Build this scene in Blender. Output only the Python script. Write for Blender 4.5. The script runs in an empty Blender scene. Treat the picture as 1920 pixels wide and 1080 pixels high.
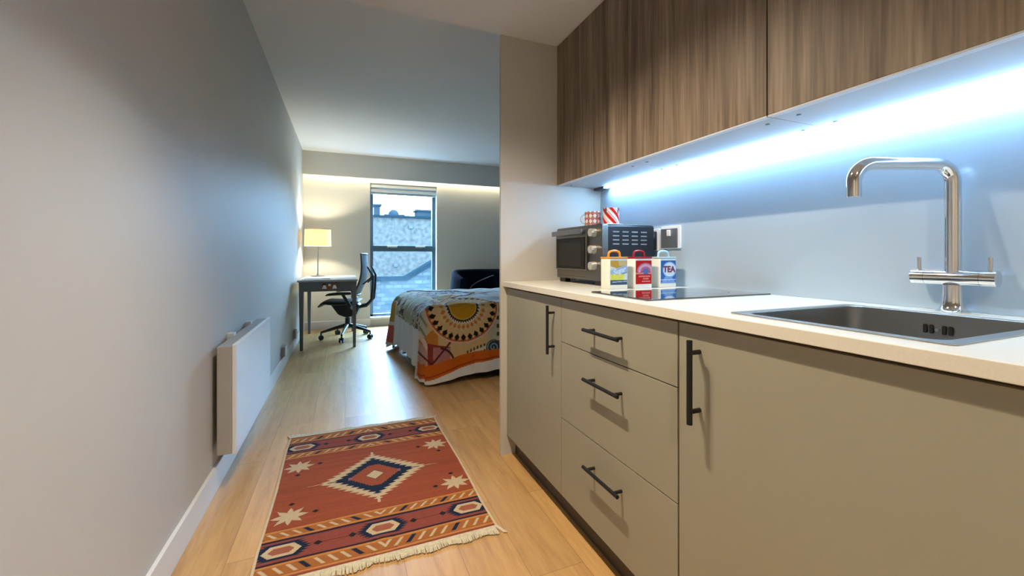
import bpy, bmesh, math, random
import numpy as np
from mathutils import Vector, Matrix
random.seed(7); np.random.seed(7)
S = bpy.context.scene
COL = S.collection

# ------------------------------------------------------------------ camera
YAW = math.atan(313/770)
cd = bpy.data.cameras.new('camera'); cam = bpy.data.objects.new('camera', cd); COL.objects.link(cam)
cam.location = (0, 0, 1.055); cam.rotation_euler = (math.pi/2, 0, -YAW)
cd.sensor_fit = 'HORIZONTAL'; cd.sensor_width = 36; cd.lens = 36*770/1920; cd.shift_y = -60/1920
cd.clip_start = .02; cd.clip_end = 200
S.camera = cam
# ------------------------------------------------------------------ colour management
S.view_settings.view_transform = 'Standard'; S.view_settings.look = 'None'
S.view_settings.gamma = 1; S.view_settings.use_curve_mapping = False
S.view_settings.exposure = 0.3
# ------------------------------------------------------------------ world: overcast blue-white daylight
W = bpy.data.worlds.new('world'); S.world = W; W.use_nodes = True
bg = W.node_tree.nodes['Background']
bg.inputs[0].default_value = (.36, .66, 1, 1); bg.inputs[1].default_value = 50
# ------------------------------------------------------------------ lights
def light(name, typ, loc, rot, energy, color, **k):
    d = bpy.data.lights.new(name, typ); d.energy = energy; d.color = color
    for a, v in k.items(): setattr(d, a, v)
    o = bpy.data.objects.new(name, d); COL.objects.link(o); o.location = loc; o.rotation_euler = rot
    return o
WARM = (1, .84, .63)
# recessed ceiling downlights of the galley kitchen, then one added fill spot
light('downlight_or_fill', 'SPOT', (.19, 1.16, 2.215), (0, math.radians(-10), 0), 76, WARM, spot_size=math.radians(118), spot_blend=1, shadow_soft_size=.012)
light('downlight_or_fill', 'SPOT', (.19, 1.30, 2.215), (0, math.radians(-10), 0), 50, WARM, spot_size=math.radians(118), spot_blend=1, shadow_soft_size=.012)
light('downlight_or_fill', 'SPOT', (.16, -.75, 2.215), (0, math.radians(-3), 0), 112, WARM, spot_size=math.radians(152), spot_blend=1, shadow_soft_size=.04)  # unseen wide spot added behind the camera as warm frontal fill
# daylight enters through the window opening
po = light('window_portal', 'AREA', (.85, 6.60, 1.14), (-math.pi/2, 0, 0), 1, (1, 1, 1), shape='RECTANGLE', size=1.0, size_y=2.03)
po.data.cycles.is_portal = True

# ------------------------------------------------------------------ material helpers
MATS = {}
def newmat(name):
    m = bpy.data.materials.new(name); m.use_nodes = True
    return m, m.node_tree, m.node_tree.nodes['Principled BSDF']
def mat(name, col, rough=.5, metal=0, var=.0, vscale=20, bump=0, bscale=200, emit=None, estr=0, coat=0, spec=None, trans=0):
    if name in MATS: return MATS[name]
    m, nt, b = newmat(name)
    b.inputs['Roughness'].default_value = rough; b.inputs['Metallic'].default_value = metal
    b.inputs['Base Color'].default_value = (*col, 1)
    if coat: b.inputs['Coat Weight'].default_value = coat; b.inputs['Coat Roughness'].default_value = .05
    if spec is not None: b.inputs['Specular IOR Level'].default_value = spec
    if trans: b.inputs['Transmission Weight'].default_value = trans
    tc = nt.nodes.new('ShaderNodeTexCoord')
    if var:
        n = nt.nodes.new('ShaderNodeTexNoise'); n.inputs['Scale'].default_value = vscale; n.inputs['Detail'].default_value = 3
        nt.links.new(tc.outputs['Object'], n.inputs['Vector'])
        r = nt.nodes.new('ShaderNodeValToRGB')
        r.color_ramp.elements[0].position = .3; r.color_ramp.elements[1].position = .7
        r.color_ramp.elements[0].color = (*[c*(1-var) for c in col], 1); r.color_ramp.elements[1].color = (*[min(1, c*(1+var)) for c in col], 1)
        nt.links.new(n.outputs['Fac'], r.inputs[0]); nt.links.new(r.outputs[0], b.inputs['Base Color'])
    if bump:
        n2 = nt.nodes.new('ShaderNodeTexNoise'); n2.inputs['Scale'].default_value = bscale
        nt.links.new(tc.outputs['Object'], n2.inputs['Vector'])
        bp = nt.nodes.new('ShaderNodeBump'); bp.inputs['Strength'].default_value = bump; bp.inputs['Distance'].default_value = .002
        nt.links.new(n2.outputs['Fac'], bp.inputs['Height']); nt.links.new(bp.outputs[0], b.inputs['Normal'])
    if emit:
        b.inputs['Emission Color'].default_value = (*emit, 1); b.inputs['Emission Strength'].default_value = estr
    MATS[name] = m
    return m
def attr_mat(name, rough=.9, bump=.3, bscale=900, sheen=0):
    m, nt, b = newmat(name)
    a = nt.nodes.new('ShaderNodeAttribute'); a.attribute_name = 'Col'
    tc = nt.nodes.new('ShaderNodeTexCoord'); n = nt.nodes.new('ShaderNodeTexNoise'); n.inputs['Scale'].default_value = 60; n.inputs['Detail'].default_value = 4
    nt.links.new(tc.outputs['Object'], n.inputs['Vector'])
    mx = nt.nodes.new('ShaderNodeMix'); mx.data_type = 'RGBA'; mx.blend_type = 'MULTIPLY'; mx.inputs[0].default_value = .26
    nt.links.new(a.outputs['Color'], mx.inputs[6])
    r = nt.nodes.new('ShaderNodeValToRGB'); r.color_ramp.elements[0].position = .3; r.color_ramp.elements[0].color = (.6, .6, .6, 1); r.color_ramp.elements[1].position = .65
    nt.links.new(n.outputs['Fac'], r.inputs[0]); nt.links.new(r.outputs[0], mx.inputs[7]); nt.links.new(mx.outputs[2], b.inputs['Base Color'])
    n2 = nt.nodes.new('ShaderNodeTexNoise'); n2.inputs['Scale'].default_value = bscale
    nt.links.new(tc.outputs['Object'], n2.inputs['Vector'])
    bp = nt.nodes.new('ShaderNodeBump'); bp.inputs['Strength'].default_value = bump; bp.inputs['Distance'].default_value = .002
    nt.links.new(n2.outputs['Fac'], bp.inputs['Height']); nt.links.new(bp.outputs[0], b.inputs['Normal'])
    b.inputs['Roughness'].default_value = rough; b.inputs['Specular IOR Level'].default_value = .15
    return m
def wood_mat(name, cols, stretch, scale, rough, bump=.15, planks=None, coat=0):
    """cols: list of (pos, rgb); stretch: object-space scale vector for the grain; planks=(len,width): floor boards along Y"""
    m, nt, b = newmat(name); L = nt.links.new
    tc = nt.nodes.new('ShaderNodeTexCoord'); vec = tc.outputs['Object']
    if planks:
        mp = nt.nodes.new('ShaderNodeMapping'); mp.inputs['Rotation'].default_value = (0, 0, math.pi/2); L(vec, mp.inputs[0])
        br = nt.nodes.new('ShaderNodeTexBrick'); br.inputs['Scale'].default_value = 1
        br.inputs['Brick Width'].default_value = planks[0]; br.inputs['Row Height'].default_value = planks[1]
        br.inputs['Mortar Size'].default_value = .0011; br.inputs['Mortar Smooth'].default_value = .5
        br.inputs['Color1'].default_value = (0, 0, 0, 1); br.inputs['Color2'].default_value = (1, 1, 1, 1); br.inputs['Mortar'].default_value = (.5, .5, .5, 1)
        br.offset = .37; br.offset_frequency = 2
        L(mp.outputs[0], br.inputs[0])
        off = nt.nodes.new('ShaderNodeVectorMath'); off.operation = 'SCALE'; off.inputs['Scale'].default_value = 7.3
        L(br.outputs['Color'], off.inputs[0])
        ad = nt.nodes.new('ShaderNodeVectorMath'); ad.operation = 'ADD'; L(vec, ad.inputs[0]); L(off.outputs[0], ad.inputs[1]); vec = ad.outputs[0]
    mp2 = nt.nodes.new('ShaderNodeMapping'); mp2.inputs['Scale'].default_value = stretch; L(vec, mp2.inputs[0])
    n1 = nt.nodes.new('ShaderNodeTexNoise'); n1.inputs['Scale'].default_value = scale; n1.inputs['Detail'].default_value = 8; n1.inputs['Roughness'].default_value = .62; n1.inputs['Distortion'].default_value = .35
    L(mp2.outputs[0], n1.inputs['Vector'])
    n2 = nt.nodes.new('ShaderNodeTexNoise'); n2.inputs['Scale'].default_value = scale*5; n2.inputs['Detail'].default_value = 4; L(mp2.outputs[0], n2.inputs['Vector'])
    mx = nt.nodes.new('ShaderNodeMath'); mx.operation = 'MULTIPLY_ADD'; mx.inputs[1].default_value = .3; L(n2.outputs['Fac'], mx.inputs[0])
    sc = nt.nodes.new('ShaderNodeMath'); sc.operation = 'MULTIPLY'; sc.inputs[1].default_value = .7; L(n1.outputs['Fac'], sc.inputs[0]); L(sc.outputs[0], mx.inputs[2])
    r = nt.nodes.new('ShaderNodeValToRGB'); cr = r.color_ramp
    while len(cr.elements) < len(cols): cr.elements.new(.5)
    for e, (p, c) in zip(cr.elements, cols): e.position = p; e.color = (*c, 1)
    L(mx.outputs[0], r.inputs[0]); out = r.outputs[0]
    if planks:
        hs = nt.nodes.new('ShaderNodeHueSaturation'); sp = nt.nodes.new('ShaderNodeMapRange'); sp.inputs[3].default_value = .88; sp.inputs[4].default_value = 1.1
        L(br.outputs['Color'], sp.inputs[0]); L(sp.outputs[0], hs.inputs['Value']); L(out, hs.inputs['Color'])
        mm = nt.nodes.new('ShaderNodeMix'); mm.data_type = 'RGBA'; L(br.outputs['Fac'], mm.inputs[0]); L(hs.outputs[0], mm.inputs[6]); mm.inputs[7].default_value = (*[c*.7 for c in cols[0][1]], 1); out = mm.outputs[2]
    L(out, b.inputs['Base Color']); b.inputs['Roughness'].default_value = rough
    bp = nt.nodes.new('ShaderNodeBump'); bp.inputs['Strength'].default_value = bump; bp.inputs['Distance'].default_value = .001
    L(mx.outputs[0], bp.inputs['Height']); L(bp.outputs[0], b.inputs['Normal'])
    if coat: b.inputs['Coat Weight'].default_value = coat; b.inputs['Coat Roughness'].default_value = .25
    return m

M_wall = mat('wall_paint', (.56, .54, .50), .55, var=.015, vscale=3, bump=.05, bscale=300, spec=.3)
M_ceil = mat('ceiling_paint', (.68, .68, .68), .8, var=.01, vscale=3)
M_trim = mat('white_gloss_paint', (.72, .72, .71), .35)
M_panel = mat('end_panel_laminate', (.52, .49, .44), .45)
M_front = mat('putty_laminate', (.31, .295, .225), .42, var=.015, vscale=6)
M_kick = mat('plinth_laminate', (.06, .05, .04), .5)
M_gap = mat('dark_carcass_edge', (.06, .045, .03), .6)
M_carc = mat('grey_carcass_board', (.45, .46, .47), .5)
M_work = mat('pale_quartz_composite', (.72, .69, .60), .22, var=.03, vscale=300)
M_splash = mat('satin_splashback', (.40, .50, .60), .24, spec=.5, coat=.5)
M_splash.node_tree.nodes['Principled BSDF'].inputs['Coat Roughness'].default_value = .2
M_black = mat('matt_black_metal', (.012, .012, .012), .4, metal=.3)
M_chrome = mat('chrome', (.78, .80, .82), .06, metal=1)
M_steel = mat('brushed_steel', (.42, .41, .39), .3, metal=1, bump=.05, bscale=400)
M_dsteel = mat('dark_brushed_steel', (.22, .215, .20), .35, metal=1)
M_hob = mat('black_ceramic_glass', (.006, .007, .009), .03, coat=1)
M_bglass = mat('black_oven_glass', (.006, .006, .006), .12, spec=.2)
M_bpaint = mat('black_enamel', (.01, .013, .018), .35)
M_vent = mat('vent_edge', (.35, .38, .4), .4, metal=.5)
M_white = mat('white_plastic', (.8, .8, .8), .35)
M_floor = wood_mat('oak_plank_floor', [(.25, (.36, .19, .065)), (.48, (.54, .31, .115)), (.72, (.66, .41, .165))], (9, .8, 1), 2.2, .42, .12, planks=(1.22, .19), coat=.22)
M_floor.node_tree.nodes['Principled BSDF'].inputs['Coat Roughness'].default_value = .38
M_floor.node_tree.nodes['Principled BSDF'].inputs['Specular IOR Level'].default_value = .5
M_wood = wood_mat('smoked_oak_laminate', [(.33, (.078, .056, .040)), (.46, (.165, .121, .085)), (.55, (.235, .178, .128)), (.68, (.35, .275, .205))], (9, 9, .35), 2.6, .5, .2)

# ------------------------------------------------------------------ geometry helpers
def fin(name, bm, m=None, parent=None, smooth=False, bev=0, bseg=2):
    if bev:
        bmesh.ops.bevel(bm, geom=[e for e in bm.edges if len(e.link_faces) == 2 and e.calc_face_angle(0) > .5], offset=bev, segments=bseg, affect='EDGES', profile=.5)
    me = bpy.data.meshes.new(name); bm.normal_update(); bm.to_mesh(me); bm.free()
    if smooth:
        for p in me.polygons: p.use_smooth = True
    o = bpy.data.objects.new(name, me); COL.objects.link(o)
    if m: me.materials.append(m)
    if parent: o.parent = parent
    if smooth and smooth != 'all':
        try: me.set_sharp_from_angle(angle=math.radians(40))
        except Exception: pass
    return o
def NB(): return bmesh.new()
def box(bm, x0, x1, y0, y1, z0, z1):
    r = bmesh.ops.create_cube(bm, size=1, matrix=Matrix.Translation(((x0+x1)/2, (y0+y1)/2, (z0+z1)/2)) @ Matrix.Diagonal((abs(x1-x0), abs(y1-y0), abs(z1-z0), 1)))
    return r['verts']
def cyl(bm, p0, p1, r0, r1=None, seg=24, caps=True):
    p0 = Vector(p0); p1 = Vector(p1); d = p1-p0; r1 = r0 if r1 is None else r1
    q = Vector((0, 0, 1)).rotation_difference(d.normalized()).to_matrix().to_4x4()
    return bmesh.ops.create_cone(bm, cap_ends=caps, segments=seg, radius1=r0, radius2=r1, depth=d.length, matrix=Matrix.Translation((p0+p1)/2) @ q)['verts']
def tube(bm, pts, rad, seg=12, cap=True, closed=False):
    pts = [Vector(p) for p in pts]; n = len(pts); rr = rad if hasattr(rad, '__len__') else [rad]*n
    rings = []; prev = None
    for i, p in enumerate(pts):
        t = ((pts[(i+1) % n]-pts[i-1]) if closed or 0 < i < n-1 else (pts[1]-pts[0] if i == 0 else pts[-1]-pts[-2])).normalized()
        if prev is None:
            a = Vector((0, 0, 1)) if abs(t.z) < .9 else Vector((1, 0, 0)); u = t.cross(a).normalized()
        else: u = (prev-t*prev.dot(t)).normalized()
        prev = u; v = t.cross(u)
        rings.append([bm.verts.new(p+(u*math.cos(2*math.pi*k/seg)+v*math.sin(2*math.pi*k/seg))*rr[i]) for k in range(seg)])
    for i in range(n if closed else n-1):
        a, b = rings[i], rings[(i+1) % n]
        for k in range(seg): bm.faces.new((a[k], a[(k+1) % seg], b[(k+1) % seg], b[k]))
    if cap and not closed: bm.faces.new(rings[0][::-1]); bm.faces.new(rings[-1])
    bmesh.ops.recalc_face_normals(bm, faces=bm.faces)
def lathe(bm, prof, c=(0, 0, 0), seg=32):
    rings = []
    for r, z in prof:
        rings.append([bm.verts.new((c[0]+r*math.cos(2*math.pi*k/seg), c[1]+r*math.sin(2*math.pi*k/seg), c[2]+z)) for k in range(seg)])
    for a, b in zip(rings, rings[1:]):
        for k in range(seg): bm.faces.new((a[k], a[(k+1) % seg], b[(k+1) % seg], b[k]))
    if prof[0][0] > 1e-5: bm.faces.new(rings[0][::-1])
    if prof[-1][0] > 1e-5: bm.faces.new(rings[-1])
    bmesh.ops.remove_doubles(bm, verts=bm.verts, dist=1e-6); bmesh.ops.recalc_face_normals(bm, faces=bm.faces)
def arc(cx, cy, r, a0, a1, n): return [(cx+r*math.cos(math.radians(a0+(a1-a0)*i/n)), cy+r*math.sin(math.radians(a0+(a1-a0)*i/n))) for i in range(n+1)]
def rrect(x0, x1, y0, y1, r, n=6):
    return arc(x1-r, y1-r, r, 0, 90, n)+arc(x0+r, y1-r, r, 90, 180, n)+arc(x0+r, y0+r, r, 180, 270, n)+arc(x1-r, y0+r, r, 270, 360, n)
def prism(bm, pts, z0, z1, axis='z'):
    f = {'z': lambda p, h: (p[0], p[1], h), 'y': lambda p, h: (p[0], h, p[1]), 'x': lambda p, h: (h, p[0], p[1])}[axis]
    a = [bm.verts.new(f(p, z0)) for p in pts]; b = [bm.verts.new(f(p, z1)) for p in pts]; n = len(pts)
    bm.faces.new(a[::-1]); bm.faces.new(b)
    for i in range(n): bm.faces.new((a[i], a[(i+1) % n], b[(i+1) % n], b[i]))
    bmesh.ops.recalc_face_normals(bm, faces=bm.faces)
def bx(name, m, parent, *a, bev=0): bm = NB(); box(bm, *a); return fin(name, bm, m, parent, bev=bev)
def thing(name, label, cat, loc=(0, 0, 0), group=None):
    o = bpy.data.objects.new(name, None); COL.objects.link(o); o.empty_display_size = .05; o['label'] = label; o['category'] = cat
    if group: o['group'] = group
    o['_loc'] = loc
    return o
def place(o):
    """move the empty to its base and keep world positions of children"""
    loc = Vector(o['_loc']); del o['_loc']; o.location = loc
    for c in o.children: c.location = c.location-loc
def tag(o, label, cat, group=None):
    o['label'] = label; o['category'] = cat
    if group: o['group'] = group
    return o
def struct(o): o['kind'] = 'structure'; return o
def text_mesh(name, s, size, m, parent, matrix, shear=0, extrude=.0003, bold=0):
    c = bpy.data.curves.new(name, 'FONT'); c.body = s; c.size = size; c.align_x = 'CENTER'; c.align_y = 'CENTER'; c.extrude = extrude; c.shear = shear; c.offset = bold
    t = bpy.data.objects.new(name, c); COL.objects.link(t)
    dg = bpy.context.evaluated_depsgraph_get(); dg.update()
    me = bpy.data.meshes.new_from_object(t.evaluated_get(dg)); bpy.data.objects.remove(t); bpy.data.curves.remove(c)
    me.transform(matrix); me.materials.clear(); me.materials.append(m)
    o = bpy.data.objects.new(name, me); COL.objects.link(o); o.parent = parent
    return o
def grid_mesh(name, P, cols, m, parent=None, closed_u=False):
    """P: (nv,nu,3) array; cols: (nv,nu,3) linear colours"""
    nv, nu = P.shape[:2]
    me = bpy.data.meshes.new(name)
    idx = np.arange(nv*nu).reshape(nv, nu)
    if closed_u: idx = np.concatenate([idx, idx[:, :1]], 1)
    q = np.stack([idx[:-1, :-1], idx[:-1, 1:], idx[1:, 1:], idx[1:, :-1]], -1).reshape(-1, 4)
    me.vertices.add(nv*nu); me.vertices.foreach_set('co', P.reshape(-1).astype(np.float32))
    me.loops.add(q.size); me.loops.foreach_set('vertex_index', q.reshape(-1).astype(np.int32))
    me.polygons.add(len(q)); me.polygons.foreach_set('loop_start', (np.arange(len(q))*4).astype(np.int32))
    me.polygons.foreach_set('use_smooth', np.ones(len(q), bool))
    me.update(calc_edges=True); me.validate()
    if cols is not None:
        at = me.color_attributes.new('Col', 'FLOAT_COLOR', 'POINT')
        c4 = np.ones((nv*nu, 4), np.float32); c4[:, :3] = cols.reshape(-1, 3); at.data.foreach_set('color', c4.reshape(-1))
    me.materials.append(m)
    o = bpy.data.objects.new(name, me); COL.objects.link(o)
    if parent: o.parent = parent
    return o

# ------------------------------------------------------------------ THE SETTING
XL, XR, YB, YE = -.545, 1.39, 6.5, 2.03     # left wall, kitchen wall, back wall, kitchen end panel
CK, CB = 2.225, 2.53                          # kitchen and bedroom ceiling heights
XBR, YF = 3.5, -1.6                           # bedroom right wall, wall behind the camera
struct(bx('floor', M_floor, None, XL-.1, XBR+.1, YF-.1, YB+.25, -.1, 0))
struct(bx('wall_left', M_wall, None, XL-.1, XL, YF-.1, YB+.25, 0, CB+.1))
struct(bx('wall_right', M_wall, None, XR, XR+.1, YF-.1, YE, 0, CB+.1))
struct(bx('wall_front', M_wall, None, XL, XR, YF-.1, YF, 0, CB))
struct(bx('wall_bedroom_right', M_wall, None, XBR, XBR+.1, YE+.02, YB+.25, 0, CB+.1))
struct(bx('wall_partition', M_wall, None, .86, XBR, YE+.021, YE+.15, 0, CB))
struct(bx('trim_1', M_panel, None, .762, XR, YE, YE+.02, 0, CK))
bm = NB(); box(bm, XL, XR, YF, YE+.001, CK, CB); box(bm, XL, XBR, YE+.001, YB+.25, CB, CB+.1); box(bm, .86, XR, YE+.001, YE+.02, CK, CB)
struct(fin('ceiling', bm, M_ceil))
WX0, WX1, WZ0, WZ1 = .348, 1.35, .105, 2.15
bm = NB(); Y1 = YB+.22
box(bm, XL, WX0, YB, Y1, 0, CB); box(bm, WX1, XBR, YB, Y1, 0, CB); box(bm, WX0, WX1, YB, Y1, 0, WZ0); box(bm, WX0, WX1, YB, Y1, WZ1, CB)
struct(fin('wall_back', bm, M_wall))
bm = NB(); box(bm, XL, XBR, 6.385, 6.42, 2.2, CB); box(bm, XL, XBR, 6.42, YB, 2.33, 2.36)
struct(fin('trim_2', bm, M_wall))                                   # bulkhead hiding the cove light
def baseboard(name, x0, x1, y0, y1, h=.115):
    struct(bx(name, M_trim, None, x0, x1, y0, y1, 0, h, bev=.003))
baseboard('baseboard_left', XL, XL+.014, YF, YB)
bm = NB(); box(bm, XL+.014, WX0, YB-.014, YB, 0, .115); box(bm, WX1, XBR, YB-.014, YB, 0, .115); struct(fin('baseboard_back', bm, M_trim, bev=.003))

# window ------------------------------------------------------------
M_frame = mat('slate_blue_aluminium', (.07, .105, .135), .4, metal=.2)
M_glass = None
m, nt, b = newmat('window_glass'); nt.nodes.remove(b)
tr = nt.nodes.new('ShaderNodeBsdfTransparent'); gl = nt.nodes.new('ShaderNodeBsdfGlossy'); gl.inputs['Roughness'].default_value = .02; tr.inputs[0].default_value = (.93, .97, 1, 1)
mx = nt.nodes.new('ShaderNodeMixShader'); mx.inputs[0].default_value = .05
nt.links.new(tr.outputs[0], mx.inputs[1]); nt.links.new(gl.outputs[0], mx.inputs[2]); nt.links.new(mx.outputs[0], nt.nodes['Material Output'].inputs[0]); M_glass = m
win = bpy.data.objects.new('window_1', None); COL.objects.link(win); win['kind'] = 'structure'; win['_loc'] = (.85, 6.62, WZ0)
F0, F1 = 6.60, 6.66
bm = NB()
box(bm, WX0, WX0+.05, F0, F1, WZ0+.03, WZ1); box(bm, WX1-.055, WX1, F0, F1, WZ0+.03, WZ1)
box(bm, WX0, WX1, F0, F1, WZ0+.03, WZ0+.065); box(bm, WX0, WX1, F0-.001, F1, WZ1-.06, WZ1)
box(bm, WX0, WX1, F0-.015, F1, 1.125, 1.215)
fin('window_frame', bm, M_frame, win, bev=.003)
bx('pane', M_glass, win, WX0+.05, WX1-.055, 6.63, 6.636, 1.215, WZ1-.06); bx('pane', M_glass, win, WX0+.05, WX1-.055, 6.63, 6.636, WZ0+.065, 1.125)
for x in (.60, 1.03):
    h = bx('window_handle', mat('silver_handle', (.5, .55, .6), .3, metal=.6), win, x, x+.15, F0-.04, F0-.015, 1.185, 1.21, bev=.004)
    bx('lock_button', M_black, h, x+.02 if x < .9 else x+.11, x+.04 if x < .9 else x+.13, F0-.045, F0-.015, 1.168, 1.184)
bx('window_sill', M_trim, win, WX0+.001, WX1-.001, 6.47, F0+.02, WZ0+.001, WZ0+.03, bev=.004)
place(win)
t = thing('roller_blind', 'beige fabric blind rolled up at the top of the tall window', 'blind', (.85, 6.55, 2.0))
M_blind = mat('blind_fabric', (.50, .47, .43), .8)
bx('cassette', mat('blind_cassette', (.50, .50, .50), .4), t, WX0+.004, WX1-.004, 6.51, 6.58, 2.09, 2.148, bev=.008)
bm = NB(); cyl(bm, (WX0+.012, 6.55, 2.055), (WX1-.012, 6.55, 2.055), .028, seg=20); box(bm, WX0+.015, WX1-.015, 6.565, 6.575, 2.02, 2.06); fin('rolled_fabric', bm, M_blind, t, smooth=True)
bx('bottom_bar', M_blind, t, WX0+.012, WX1-.012, 6.553, 6.585, 1.995, 2.025, bev=.005)
place(t)
# cove strip behind the bulkhead
tag(bx('cove_light', mat('warm_led', (1, .9, .7), .5, emit=(1, .95, .68), estr=48), None, XL+.01, 2.9, 6.432, 6.447, 2.315, 2.3285),
    'warm light strip hidden behind the bulkhead along the top of the back wall', 'strip light')

# outdoors ------------------------------------------------------------
M_render = mat('pale_render', (.034, .031, .027), .9, var=.3, vscale=7, spec=0)
def brick_mat():
    m, nt, b = newmat('pale_blockwork'); tc = nt.nodes.new('ShaderNodeTexCoord'); mp = nt.nodes.new('ShaderNodeMapping'); mp.inputs['Rotation'].default_value = (math.pi/2, 0, 0)
    br = nt.nodes.new('ShaderNodeTexBrick'); br.inputs['Scale'].default_value = 2.6; br.inputs['Color1'].default_value = (.015, .018, .019, 1); br.inputs['Color2'].default_value = (.032, .034, .034, 1); br.inputs['Mortar'].default_value = (.016, .020, .022, 1); br.inputs['Mortar Size'].default_value = .03
    nt.links.new(tc.outputs['Object'], mp.inputs[0]); nt.links.new(mp.outputs[0], br.inputs[0]); nt.links.new(br.outputs[0], b.inputs['Base Color']); b.inputs['Roughness'].default_value = .9; b.inputs['Specular IOR Level'].default_value = 0
    return m
M_brick = brick_mat(); M_cop = mat('slate_coping', (.0045, .008, .010), .8, spec=0)
t = thing('opposite_building', 'pale rendered building across the yard with a dark coping, seen through the window', 'building', (3, 16.3, -3))
bx('wall', M_render, t, -8, 16, 16, 17, -3, 2.5); bx('coping', M_cop, t, -8, 16, 15.9, 17.1, 2.5, 2.58)
for (x, z) in ((2.25, 2.14), (1.70, .69)):
    bx('wall_vent', mat('vent_dark', (.008, .012, .016), .8), t, x, x+.15, 15.93, 16, z-.05, z+.07, bev=.02)
place(t)
def chimney(x0, x1, y0, z1, label, pots=0, dome=False):
    t = thing('chimney' if not dome else 'roof_vent', label, 'chimney' if not dome else 'roof vent', ((x0+x1)/2, y0+.4, 2.55))
    mm = mat('distant_masonry', (.011, .015, .018), .9, var=.1, vscale=2, spec=0)
    if dome:
        bm = NB(); box(bm, x0-.2, x1+.2, y0, y0+.9, -3, 2.92); fin('curb', bm, mm, t)
        bm = NB(); lathe(bm, [((x1-x0)/2*math.cos(a), (x1-x0)*.55*math.sin(a)) for a in [i*math.pi/16 for i in range(9)]], ((x0+x1)/2, y0+.45, 2.92), 20); fin('dome', bm, mm, t, smooth=True)
    else:
        bm = NB(); box(bm, x0, x1, y0, y0+.8, -3, z1); fin('stack', bm, mm, t); bx('cap', mm, t, x0-.06, x1+.06, y0-.06, y0+.86, z1, z1+.08)
        for k in range(pots):
            bm = NB(); lathe(bm, [(.13, 0), (.10, .3), (.13, .32), (.13, .36)], (x0+.25+k*.4, y0+.4, z1+.08), 14); fin('chimney_pot', bm, mm, t, smooth=True)
    place(t)
chimney(1.20, 1.44, 19, 3.27, 'small chimney at the left of the skyline above the opposite wall', 0)
chimney(1.82, 2.30, 19, 3.0, 'rounded roof vent in the middle of the skyline above the opposite wall', dome=True)
chimney(3.05, 4.2, 19, 3.10, 'wide blue-grey chimney stack at the right of the skyline', 0)
t = thing('yard_wall', 'pale block yard wall whose dark coping ramps up to the right, outside the window', 'wall', (1, 10.1, -3))
prism_pts = [(-6, -3), (6, -3), (6, 2.9), (1.91, .80), (1.35, .47), (-6, .47)]
bm = NB(); prism(bm, [(p[0], p[1]) for p in prism_pts], 10, 10.3, 'y'); fin('blockwork', bm, M_brick, t)
bm = NB(); prism(bm, [(-6, .47), (1.37, .47), (1.92, .80), (6, 2.9), (6, 3.0), (1.90, .90), (1.33, .56), (-6, .56)], 9.94, 10.36, 'y'); fin('coping', bm, M_cop, t)
bx('downpipe', M_cop, t, .42, .50, 9.92, 10, -.6, .15); bx('meter_box', mat('meter_box', (.07, .075, .08), .7), t, .36, .58, 9.86, 10, .12, .40)
place(t)
struct(bx('ground', mat('yard_concrete', (.5, .5, .5), .9), None, -10, 20, 6.9, 30, -3.1, -3))

# ------------------------------------------------------------------ KITCHEN
KX = .795          # plane of the door fronts
def bar_handle(parent, axis, p, c0, c1, off=.032, r=.006, posts=.032):
    """bar handle on the door plane; axis 'y' or 'z'; p = the fixed other coordinate"""
    bm = NB()
    x = KX-off
    f = (lambda c, xx: (xx, c, p)) if axis == 'y' else (lambda c, xx: (xx, p, c))
    cyl(bm, f(c0, x), f(c1, x), r, seg=16)
    for c in (c0+posts, c1-posts): cyl(bm, f(c, x), f(c, KX+.001), r*.85, seg=12)
    return fin('handle', bm, M_black, parent, smooth=True)
ZB, ZT = .108, .885
def base_carcass(t, y0, y1):
    bx('carcass', M_gap, t, KX+.0205, XR-.002, y0, y1, ZB-.008, .8935)
GAP = .0015
t = thing('base_cabinet', 'base cabinet with one tall putty door beside the end panel', 'cabinet', (1.09, 1.73, ZB-.008)); base_carcass(t, 1.437, YE-.001)
d = bx('door', M_front, t, KX, KX+.02, 1.436+GAP, YE-.002, ZB, ZT, bev=.0008); bar_handle(d, 'z', 1.496, .655, .853, posts=.03); place(t)
t = thing('drawer_unit', 'putty unit of three drawers below the hob', 'drawer unit', (1.09, 1.13, ZB-.008)); base_carcass(t, .819, 1.436)
for z0, z1, hz in ((.716, ZT, .800), (.4155, .713, .628), (ZB, .4125, .325)):
    d = bx('drawer', M_front, t, KX, KX+.02, .8185+GAP*2, 1.436-GAP*.4, z0, z1, bev=.0008); bar_handle(d, 'y', hz, 1.030, 1.226, posts=.023)
place(t)
t = thing('base_cabinet', 'wide base cabinet with one putty door below the sink', 'cabinet', (1.09, .5, ZB-.008)); 
# open-topped carcass so that the sink bowl has room
bm = NB(); box(bm, KX+.0205, XR-.002, .2, .218, ZB-.008, .8935); box(bm, KX+.0205, XR-.002, .80, .818, ZB-.008, .8935); box(bm, KX+.0205, XR-.002, .218, .80, ZB-.008, ZB+.01); box(bm, KX+.0205, KX+.03, .218, .80, .84, .8935); fin('carcass', bm, M_gap, t)
d = bx('door', M_front, t, KX, KX+.02, .2, .8185-GAP*2, ZB, ZT, bev=.0008); bar_handle(d, 'z', .750, .652, .853, posts=.03, r=.0068); place(t)
tag(bx('kickboard', M_kick, None, .845, .86, -.4, YE-.001, 0, .0995), 'dark recessed plinth running along the floor below the base cabinets', 'plinth')
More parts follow.
